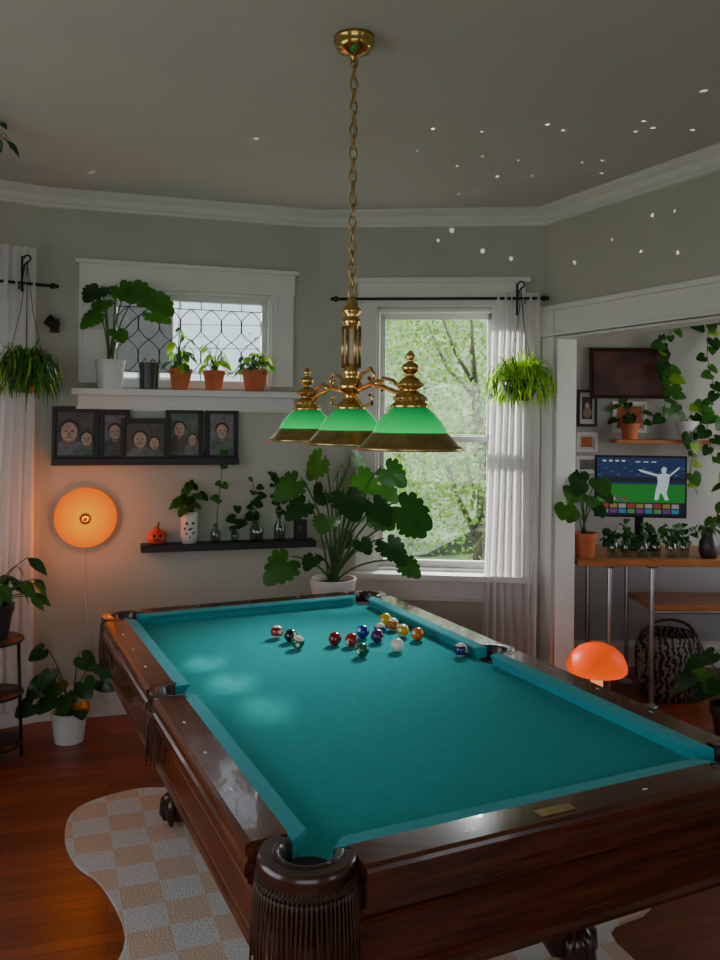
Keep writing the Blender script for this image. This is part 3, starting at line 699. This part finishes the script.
# left plants
mb=MB(); sx,sy=-1.83,4.16
for a in range(4):
    t=a*pi/2+.5; mb.tube([(sx+.14*math.cos(t),sy+.14*math.sin(t),0),(sx+.12*math.cos(t),sy+.12*math.sin(t),.62)],.009,BLACK,6)
for z in (.08,.33,.60): mb.lathe([(0,z),(.145,z),(.15,z+.008),(.145,z+.016),(0,z+.016)],BLKW,(sx,sy,0),24)
mb.obj('plant_stand')
mb=MB(); pot(mb,(sx,sy,.617),.10,.17,DRKC); bush(mb,(sx,sy,.77),.20,.32,34,.065,[LEAFD,LEAFM],'o',12,.004); mb.obj('potted_peace_lily',fix=False)
mb=MB(); fx,fy=-1.54,4.44; pot(mb,(fx,fy,0),.095,.16,WHTC,False,.8)
leaves_at(mb,(fx,fy,.14),[(fx-.10,fy-.05,.34,.10),(fx+.10,fy-.1,.36,.10),(fx-.05,fy-.12,.42,.10),(fx+.14,fy+.02,.33,.09),(fx-.14,fy-.1,.24,.09),(fx+.03,fy-.14,.30,.10),(fx+.05,fy,.46,.09),(fx-.12,fy-.02,.50,.08),(fx-.02,fy-.1,.36,.10),(fx+.08,fy-.1,.24,.09),(fx-.06,fy-.06,.26,.09),(fx+.16,fy-.05,.44,.08)],'h',[LEAFD],.005,seed=3)
mb.obj('potted_philodendron',fix=False)
mb=MB(); mb.tube([(-1.66,3.55,3.015),(-1.66,3.55,2.98)],.004,BLACK,6)
mb.lathe([(0,-.07),(.04,-.07),(.06,0),(.05,0),(0,-.01)],DRKC,(-1.66,3.55,2.985),16)
bush(mb,(-1.66,3.55,2.97),.16,.02,14,.045,[LEAFD],'o',21,.003,low=-1.5); mb.obj('hanging_ivy_pot',fix=False)

# ---------------------------------------------------------------- mushroom lamp
mb=MB(); mx,my=1.315,4.56
mb.lathe([(0,0),(.085,0),(.085,.012),(.05,.03),(.035,.06),(.033,.33),(.06,.37),(.0,.38)],ORNGW,(mx,my,0),24)
mb.lathe([(.150,.358),(.162,.372),(.163,.395),(.155,.42),(.14,.455),(.10,.492),(.05,.515),(0,.522)],ORNG2,(mx,my,0),32); mb.lathe([(.150,.358),(.15,.40),(.10,.47),(0,.50)],ORNG2,(mx,my,0),32)
mb.obj('mushroom_table_lamp')

# ---------------------------------------------------------------- alcove desk
mb=MB(); mb.box((2.15,5.30,.885),(1.66,.62,.04),OAK)
for x in (1.53,1.79,2.85):
    for y in (5.06,5.54):
        mb.tube([(x,y,.01),(x,y,.866)],.015,STEEL,10); mb.lathe([(0,0),(.045,0),(.045,.008),(.02,.02),(0,.02)],STEEL,(x,y,0),16); mb.lathe([(0,.845),(.02,.845),(.045,.857),(.045,.865)],STEEL,(x,y,0),16)
mb.box((2.33,5.27,.60),(1.1,.42,.03),OAK)
for y in(5.07,5.5): mb.tube([(1.79,y,.575),(2.85,y,.575)],.012,STEEL,8)
mb.obj('wooden_desk',bevel=.003)
def emat(name,c,s_=1): return mat(name,(.01,.01,.01),.4,emit=c,es=s_,var=0)
SB=emat('screen_sky',(.008,.03,.10),.6); SG=emat('screen_pitch',(.01,.22,.02),.6); SW=emat('screen_white',(.5,.6,.65),.7)
SD=emat('screen_dark',(.005,.012,.03),.5); TL=[emat('screen_tile_%d'%i,c,.4) for i,c in enumerate([(.5,.05,.03),(.05,.3,.5),(.4,.3,.05),(.1,.4,.1),(.5,.4,.4),(.2,.05,.3)])]
mb=MB(); mb.box((0,0,0),(.575,.03,.40),BLACK); mb.box((0,-.016,.0),(.55,.004,.375),SB)
mb.box((0,-.019,-.045),(.55,.002,.12),SG); mb.box((0,-.019,-.145),(.55,.002,.085),SD); mb.box((0,-.019,.045),(.55,.002,.03),SD)
for i in range(14):
    for j in range(3): mb.box((-.26+.04*i,-.0205,.075+.022*j),(.018,.001,.006),SD if (i+j)%3 else TL[1])
for i in range(9):
    for j in range(2): mb.box((-.225+.055*i,-.0205,-.125-.034*j),(.045,.001,.027),TL[(i*2+j*3)%6])
for i in range(5): mb.box((-.24+.035*i,-.0205,-.08),(.025,.001,.02),TL[(i+2)%6])
def quad(pts): mb.add([(x+.03,-.0215,z+.01) for x,z in pts],[tuple(range(len(pts)))],SW,False)
quad([(.06,-.05),(.13,-.05),(.145,.02),(.15,.07),(.12,.08),(.07,.07),(.075,.02)]); quad([(.07,.072),(.075,.056),(-.03,.085),(-.05,.10),(-.03,.10)]); quad([(.15,.07),(.145,.054),(.20,.10),(.215,.12),(.20,.115)])
quad([(.10,.08),(.125,.08),(.131,.11),(.113,.122),(.096,.105)]); quad([(.06,-.05),(.09,-.05),(.08,-.095),(.055,-.095)]); quad([(.10,-.05),(.13,-.05),(.145,-.095),(.12,-.095)])
for i in range(4): mb.box((-.23+.04*i,-.0205,.165),(.022,.001,.01),SW)
for i in range(3): mb.box((-.02+.05*i,-.0205,.16),(.03,.001,.006),SW)
mb.box((0,.03,-.26),(.05,.03,.2),BLACK); mb.box((0,.02,-.402),(.24,.17,.012),BLACK)
mb.obj('computer_monitor',T(1.82,5.38,1.318)@RZ(-.12),bevel=.0015)
mb=MB(); pot(mb,(1.385,5.08,.906),.075,.15,TERRA)
leaves_at(mb,(1.385,5.08,1.04),[(1.26,4.86,1.34,.11),(1.18,4.74,1.27,.10),(1.30,4.90,1.40,.11),(1.42,4.95,1.40,.11),(1.36,4.92,1.30,.11),(1.46,5.0,1.32,.08),(1.33,5.0,1.44,.10),(1.27,4.92,1.22,.09),(1.42,5.0,1.25,.09)],'h',[LEAFM,LEAFD],.004,seed=5)
mb.obj('potted_pothos',fix=False)
for i,(x,y) in enumerate([(1.56,5.10),(1.65,5.12),(1.74,5.09),(1.83,5.13),(1.92,5.10),(2.01,5.14)]):
    mb=MB(); mb.lathe([(0,0),(.034,0),(.038,.05),(.033,.09),(.026,.10),(.026,.115),(.022,.115),(.022,.10),(.03,.088),(.034,.05),(.03,.004),(0,.004)],JAR,(x,y,.906),18)
    bush(mb,(x,y,.94),.055,.21,12,.04,[LEAFM,LEAFD],'h',30+i,.0025,low=.35); mb.obj('glass_jar_cutting',fix=False)
mb=MB(); mb.lathe([(0,0),(.045,0),(.06,.04),(.055,.10),(.035,.14),(.035,.17),(.045,.185),(.038,.185),(.03,.17),(.0,.1)],DRKC,(2.15,5.10,.906),22); bush(mb,(2.15,5.10,1.06),.07,.10,12,.035,[LEAFM],'o',41); mb.obj('black_vase',fix=False)
mb=MB(); pot(mb,(2.38,5.25,.906),.08,.14,TERRA); bush(mb,(2.38,5.25,1.03),.16,.35,26,.07,[LEAFM,LEAFD],'h',42); mb.obj('potted_pothos',fix=False)
Mk,_=frame((1.2,5.9),(3.4,5.9))
REDP=mat('art_dark_red',(.07,.02,.018),.5,var=.8,scale=5); ORP=mat('art_orange_print',(.45,.10,.03),.6,var=.6,scale=9); PAP=mat('art_paper',(.6,.58,.54),.7); GRY=mat('art_grey_print',(.12,.11,.10),.6,var=.8,scale=12)
pframe('framed_painting',Mk,.70,1.90,.56,.36,.05,REDP,-.1,WOODD,WOODD,.04)
pframe('framed_portrait',Mk,.41,1.70,.14,.26,.012,GR[0],0,BLKW,PAP,.3,art=[(0,-.03,.03,.04,2),(0,.02,.015,.02,3)])
pframe('small_poster',Mk,.41,1.52,.15,.14,.012,ORP,0,TRIM,PAP,.3)
pframe('small_poster',Mk,.41,1.37,.15,.12,.012,GRY,0,TRIM,PAP,.2)
pframe('poster_print',Mk,.71,1.66,.24,.22,.012,ORP,0,TRIM,PAP,.15)
mb=MB(); mb.box((1.0,-.08,1.60),(.85,.16,.025),OAK); mb.obj('alcove_shelf',Mk,bevel=.002)
mb=MB(); mb.ymax=5.88; pot(mb,(1.88,5.78,1.614),.065,.11,TERRA); bush(mb,(1.88,5.77,1.71),.10,.22,10,.06,[LEAFM,LEAFD],'h',51); mb.obj('potted_pothos',fix=False)
def vine(mb,pts,rd,size,mats,step=.06):
    P=[Vector(p) for p in pts]; mb.tube(P,.003,STEM,4)
    for a,b in zip(P[:-1],P[1:]):
        n=max(1,int((b-a).length/step))
        for i in range(n):
            p=a.lerp(b,i/n)+Vector((rd.uniform(-.02,.02),rd.uniform(-.03,.0),0))
            monstera(mb,p,(rd.uniform(-1,1),rd.uniform(-.6,-.1),rd.uniform(-1,-.1)),(rd.uniform(-.4,.4),-1,.5),size*rd.uniform(.6,1.2),rd.choice(mats),False)
mb=MB(); mb.ymax=5.885; rd=random.Random(77)
pot(mb,(2.28,5.78,1.614),.08,.13,WHTC)
VM=[LEAFM,LEAFM,LEAFY,LEAFD]
vine(mb,[(2.28,5.78,1.74),(2.16,5.82,2.0),(2.12,5.84,2.3),(2.25,5.85,2.44),(2.5,5.85,2.47),(2.9,5.85,2.5)],rd,.075,VM)
vine(mb,[(2.12,5.82,2.35),(2.10,5.80,2.1),(2.13,5.78,1.9),(2.09,5.76,1.72)],rd,.075,VM)
vine(mb,[(2.28,5.76,1.74),(2.27,5.66,1.6),(2.25,5.64,1.4),(2.29,5.62,1.25)],rd,.08,VM)
vine(mb,[(2.45,5.84,2.46),(2.42,5.80,2.2),(2.46,5.76,1.95),(2.40,5.74,1.7),(2.44,5.72,1.45)],rd,.08,VM)
vine(mb,[(2.28,5.80,1.74),(2.36,5.76,1.9),(2.48,5.72,1.75),(2.52,5.70,1.45),(2.50,5.68,1.2)],rd,.08,VM)
mb.obj('trailing_pothos_vine',fix=False)
def wick():
    m,nt,p,o=nodes_of('patterned_wicker'); tc=nt.nodes.new('ShaderNodeTexCoord'); w=nt.nodes.new('ShaderNodeTexWave'); w.inputs['Scale'].default_value=9; w.inputs['Distortion'].default_value=7; w.inputs['Detail Scale'].default_value=3
    nt.links.new(tc.outputs['Object'],w.inputs['Vector']); r=nt.nodes.new('ShaderNodeValToRGB'); r.color_ramp.elements[0].color=(.22,.18,.15,1); r.color_ramp.elements[0].position=.35; r.color_ramp.elements[1].color=(.02,.016,.014,1); r.color_ramp.elements[1].position=.5
    nt.links.new(w.outputs['Fac'],r.inputs[0]); nt.links.new(r.outputs[0],p.inputs['Base Color']); p.inputs['Roughness'].default_value=.9; return m
WICK=wick()
mb=MB(); mb.lathe([(0,0),(.17,0),(.21,.12),(.21,.30),(.17,.40),(.15,.40),(.19,.29),(.19,.12),(0,.02)],WICK,(1.98,5.28,0),26)
mb.tube([(1.98+.16*math.cos(t),5.28,.38+.10*math.sin(t)) for t in [i*pi/10 for i in range(11)]],.01,BARK,6); mb.obj('wicker_basket')
mb=MB(); pot(mb,(2.02,4.45,0),.12,.22,DRKC); bush(mb,(2.02,4.45,.2),.22,.42,30,.10,[LEAFM,LEAFD],'h',61,.005,low=.1); mb.obj('potted_rubber_plant',fix=False)

# ---------------------------------------------------------------- outdoors
GRS=mat('grass',(.14,.22,.07),.9,var=.4,scale=3); 
mb=MB(); mb.box((0,14,-.8),(60,50,.2),GRS); mb.obj('ground')
HILL=mat('hillside_foliage',(.22,.29,.16),.9,var=.5,scale=2.2,bump=.8)
mb=MB(); vs=[];fs=[]; rd=random.Random(5); nx,ny=40,16
for j in range(ny+1):
    for i in range(nx+1):
        t=j/ny; vs.append((-14+28*i/nx+rd.uniform(-.2,.2),15+9*t+rd.uniform(-.3,.3),-.8+5.5*t**.8+rd.uniform(-.3,.3)+.6*math.sin(i*.6)))
for j in range(ny):
    for i in range(nx): a=j*(nx+1)+i; fs.append((a,a+1,a+nx+2,a+nx+1))
mb.add(vs,fs,HILL); mb.obj('wooded_hillside',fix=False)
SID=mat('pale_blue_siding',(.50,.58,.66),.7,var=.1,scale=3); ROOF=mat('grey_shingle',(.20,.21,.24),.9,var=.3,scale=20)
mb=MB(); 
for i in range(28): mb.box((-4.2,13.5+.01*(i%2),-.7+.18*i),(6.0,1.5,.175),SID)
mb.add([(-7.6,12.5,4.2),(-.8,12.5,4.2),(-.8,14.5,5.8),(-7.6,14.5,5.8)],[(0,1,2,3)],ROOF,False)
for x in(-5.2,-3.3): 
    mb.box((x,12.73,3.0),(1.0,.05,1.3),TRIM); mb.box((x,12.70,3.0),(.84,.04,1.12),DRKC)
mb.obj('neighbour_house')
TL1=leafmat('tree_leaf_light',(.28,.42,.15),.6,.5); TL2=leafmat('tree_leaf_mid',(.15,.28,.08),.6,.45)
TBARK=mat('tree_bark_grey',(.16,.13,.10),.9,var=.3)
def tree(x,y,h,r,n,seed,leafs):
    rd=random.Random(seed); mb=MB()
    mb.tube([(x,y,-.8),(x+.1,y,h*.4),(x-.05,y,h*.8)],[.07,.05,.03],TBARK,8)
    br=[]
    for k in range(11):
        a=rd.uniform(0,2*pi); z=rd.uniform(h*.2,h*.8); e=(x+r*.8*math.cos(a)*rd.uniform(.6,1),y+r*.6*math.sin(a),z+rd.uniform(.2,.9)); br.append(e)
        mb.tube([(x,y,z-.2),((x+e[0])/2,(y+e[1])/2,z+.15),e],[.025,.018,.008],TBARK,5)
    cl=br+[(x+rd.uniform(-r,r)*.8,y+rd.uniform(-r,r)*.6,rd.uniform(.1,1)*h) for _ in range(16)]
    for k in range(n):
        c=rd.choice(cl); s_=r*.36
        p=(c[0]+rd.gauss(0,s_),c[1]+rd.gauss(0,s_),c[2]+rd.gauss(0,s_*.8)); L=rd.uniform(.04,.085)
        M=basis(p,(rd.uniform(-1,1),rd.uniform(-1,1),rd.uniform(-1,.3)),(rd.uniform(-1,1),rd.uniform(-1,1),1))
        mb.add([(0,0,0),(-L*.35,L*.5,0),(0,L,-.01),(L*.35,L*.5,0)],[(0,1,2,3)],rd.choice(leafs),False,M)
    mb.obj('garden_tree',fix=False)
tree(1.25,9.0,3.2,1.2,8000,3,[TL1,TL1,TL2]); tree(2.9,10.4,3.6,1.4,4000,4,[TL1,TL2]); tree(.2,11.4,3.3,1.2,6000,5,[TL1,TL2])

# ---------------------------------------------------------------- light
w=bpy.data.worlds.new('world'); bpy.context.scene.world=w; w.use_nodes=True; nt=w.node_tree; bg=nt.nodes['Background']
tc=nt.nodes.new('ShaderNodeTexCoord'); sp=nt.nodes.new('ShaderNodeSeparateXYZ'); nt.links.new(tc.outputs['Generated'],sp.inputs[0])
r=nt.nodes.new('ShaderNodeValToRGB'); r.color_ramp.elements[0].position=0; r.color_ramp.elements[0].color=(.9,.92,.95,1); r.color_ramp.elements[1].position=.7; r.color_ramp.elements[1].color=(.55,.70,.92,1)
nt.links.new(sp.outputs['Z'],r.inputs[0]); nt.links.new(r.outputs[0],bg.inputs[0]); bg.inputs[1].default_value=2.8
def light(name,kind,loc,tgt,energy,col=(1,1,1),**kw):
    l=bpy.data.lights.new(name,kind); l.energy=energy; l.color=col
    for k_,v_ in kw.items(): setattr(l,k_,v_)
    o=bpy.data.objects.new(name,l); COL.objects.link(o); o.location=loc
    if tgt is not None: o.rotation_euler=(Vector(tgt)-Vector(loc)).to_track_quat('-Z','Y').to_euler()
    return o
light('sun','SUN',(0,-5,10),(1.5,3,0),5.0,(1,.95,.85),angle=.01)
for i,(lx_,lz,tx,ty,e) in enumerate([(-1.53,6.30,-.60,3.26,3800),(-1.776,5.85,-.46,3.02,4200),(-2.0,5.45,-.30,2.76,3200)]):
    light('sun_beam','SPOT',(lx_,9.6,lz),(tx,ty,.77),e,(1,.95,.85),spot_size=.024,spot_blend=.9,shadow_soft_size=.05)
light('sun_beam_curtain','SPOT',(-3.2,8.0,3.4),(1.0,5.0,1.6),5200,(1,.96,.90),spot_size=.5,spot_blend=.5,shadow_soft_size=.05)
light('fill_spot_window','SPOT',(1.6,8.2,4.3),(.1,3.2,.8),2600,(.93,.97,1),spot_size=.8,spot_blend=.5,shadow_soft_size=.7)  # added spot outside the window, lifts the light on the table
light('fill_left','AREA',(-2.5,1.3,1.6),(0,1.9,1.0),17,(.92,.96,1),shape='RECTANGLE',size=2.4,size_y=1.5)  # added fill lamp for the room, set at an unseen window
light('fill_back','AREA',(.1,-1.5,1.6),(.1,3,.8),3.5,(.95,.97,1),shape='RECTANGLE',size=2.6,size_y=1.4)  # added weak fill lamp behind the camera
light('fill_alcove','AREA',(3.3,4.8,1.7),(1.5,5.2,1.2),13,(1,.97,.9),shape='RECTANGLE',size=1.5,size_y=1.4)  # added fill lamp, brightens the alcove from out of view
light('lamp_glow_wall','POINT',tuple(Mab@Vector((.249,-.16,1.155))),None,6.5,(1,.20,.01),shadow_soft_size=.1)
light('lamp_glow_mushroom','POINT',(1.315,4.56,.34),None,3.0,(1,.18,.02),shadow_soft_size=.03)
for nm,M,c,sx_,sy_ in (('p1',Mab,(.84,.13,2.195),.96,.57),('p2',Mbc,(.73,.13,1.61),.74,1.62),('p3',Mga,(.36,.13,1.61),.52,1.62)):
    l=bpy.data.lights.new('portal','AREA'); l.shape='RECTANGLE'; l.size=sx_; l.size_y=sy_; l.cycles.is_portal=True
    o=bpy.data.objects.new('sky_portal',l); COL.objects.link(o)
    pos=M@Vector(c); inn=M.to_3x3()@Vector((0,-1,0)); o.location=pos; o.rotation_euler=inn.to_track_quat('-Z','Y').to_euler()

LP=Vector((.55,3.75,2.05))
dots=[(.31,3.67,HC),(.585,4.04,HC),(.71,4.37,HC),(.26,3.97,HC),(.546,4.72,HC),(1.21,3.68,HC),(1.27,3.63,HC),(1.18,4.09,HC),(1.09,4.12,HC),(.885,3.67,HC),(1.45,3.65,HC),(1.24,4.3,HC),(-.49,3.82,HC),(-1.42,4.36,HC),(-.53,5.0,HC),(.8,3.6,HC),(.53,3.7,HC),(.48,4.2,HC),(.77,4.1,HC),(1.2,3.55,HC),(1.32,3.22,HC),(.89,4.35,HC),
(.553,5.1,2.9),(.74,5.08,2.77),(.91,5.06,2.72),(.47,5.11,2.84),(1.234,4.81,2.657),(1.496,4.28,2.80),(1.56,4.15,2.79),(1.575,4.13,2.58),(1.464,4.35,2.63),(1.367,4.54,2.73)]
l=bpy.data.lights.new('mirror_ball_sparkle','POINT'); l.energy=110; l.shadow_soft_size=0; l.color=(1,.96,.9); l.use_nodes=True
nt=l.node_tree; em=nt.nodes.get('Emission') or nt.nodes.new('ShaderNodeEmission'); tc=nt.nodes.new('ShaderNodeTexCoord')
nrm=nt.nodes.new('ShaderNodeVectorMath'); nrm.operation='NORMALIZE'; nt.links.new(tc.outputs['Normal'],nrm.inputs[0])
prev=None
for i,d in enumerate(dots):
    dv=(Vector(d)-LP).normalized()
    n=nt.nodes.new('ShaderNodeVectorMath'); n.operation='DISTANCE'; n.inputs[1].default_value=dv; nt.links.new(nrm.outputs[0],n.inputs[0])
    q=nt.nodes.new('ShaderNodeMath'); q.operation='LESS_THAN'; q.inputs[1].default_value=random.Random(i).uniform(.004,.009); nt.links.new(n.outputs['Value'],q.inputs[0])
    if prev is None: prev=q
    else:
        a=nt.nodes.new('ShaderNodeMath'); a.operation='MAXIMUM'; nt.links.new(prev.outputs[0],a.inputs[0]); nt.links.new(q.outputs[0],a.inputs[1]); prev=a
nt.links.new(prev.outputs[0],em.inputs['Strength'])
o=bpy.data.objects.new('mirror_ball_sparkle',l); COL.objects.link(o); o.location=LP

# ---------------------------------------------------------------- camera
cam=bpy.data.cameras.new('camera'); cam.lens=830/960*36; cam.sensor_width=36; cam.sensor_fit='AUTO'; cam.shift_y=-60/960; cam.clip_start=.05
co=bpy.data.objects.new('camera',cam); COL.objects.link(co)
co.matrix_world=T(0,0,1.73)@Matrix.Rotation(pi/2,4,'X')@Matrix.Rotation(.01,4,'Z')
bpy.context.scene.camera=co
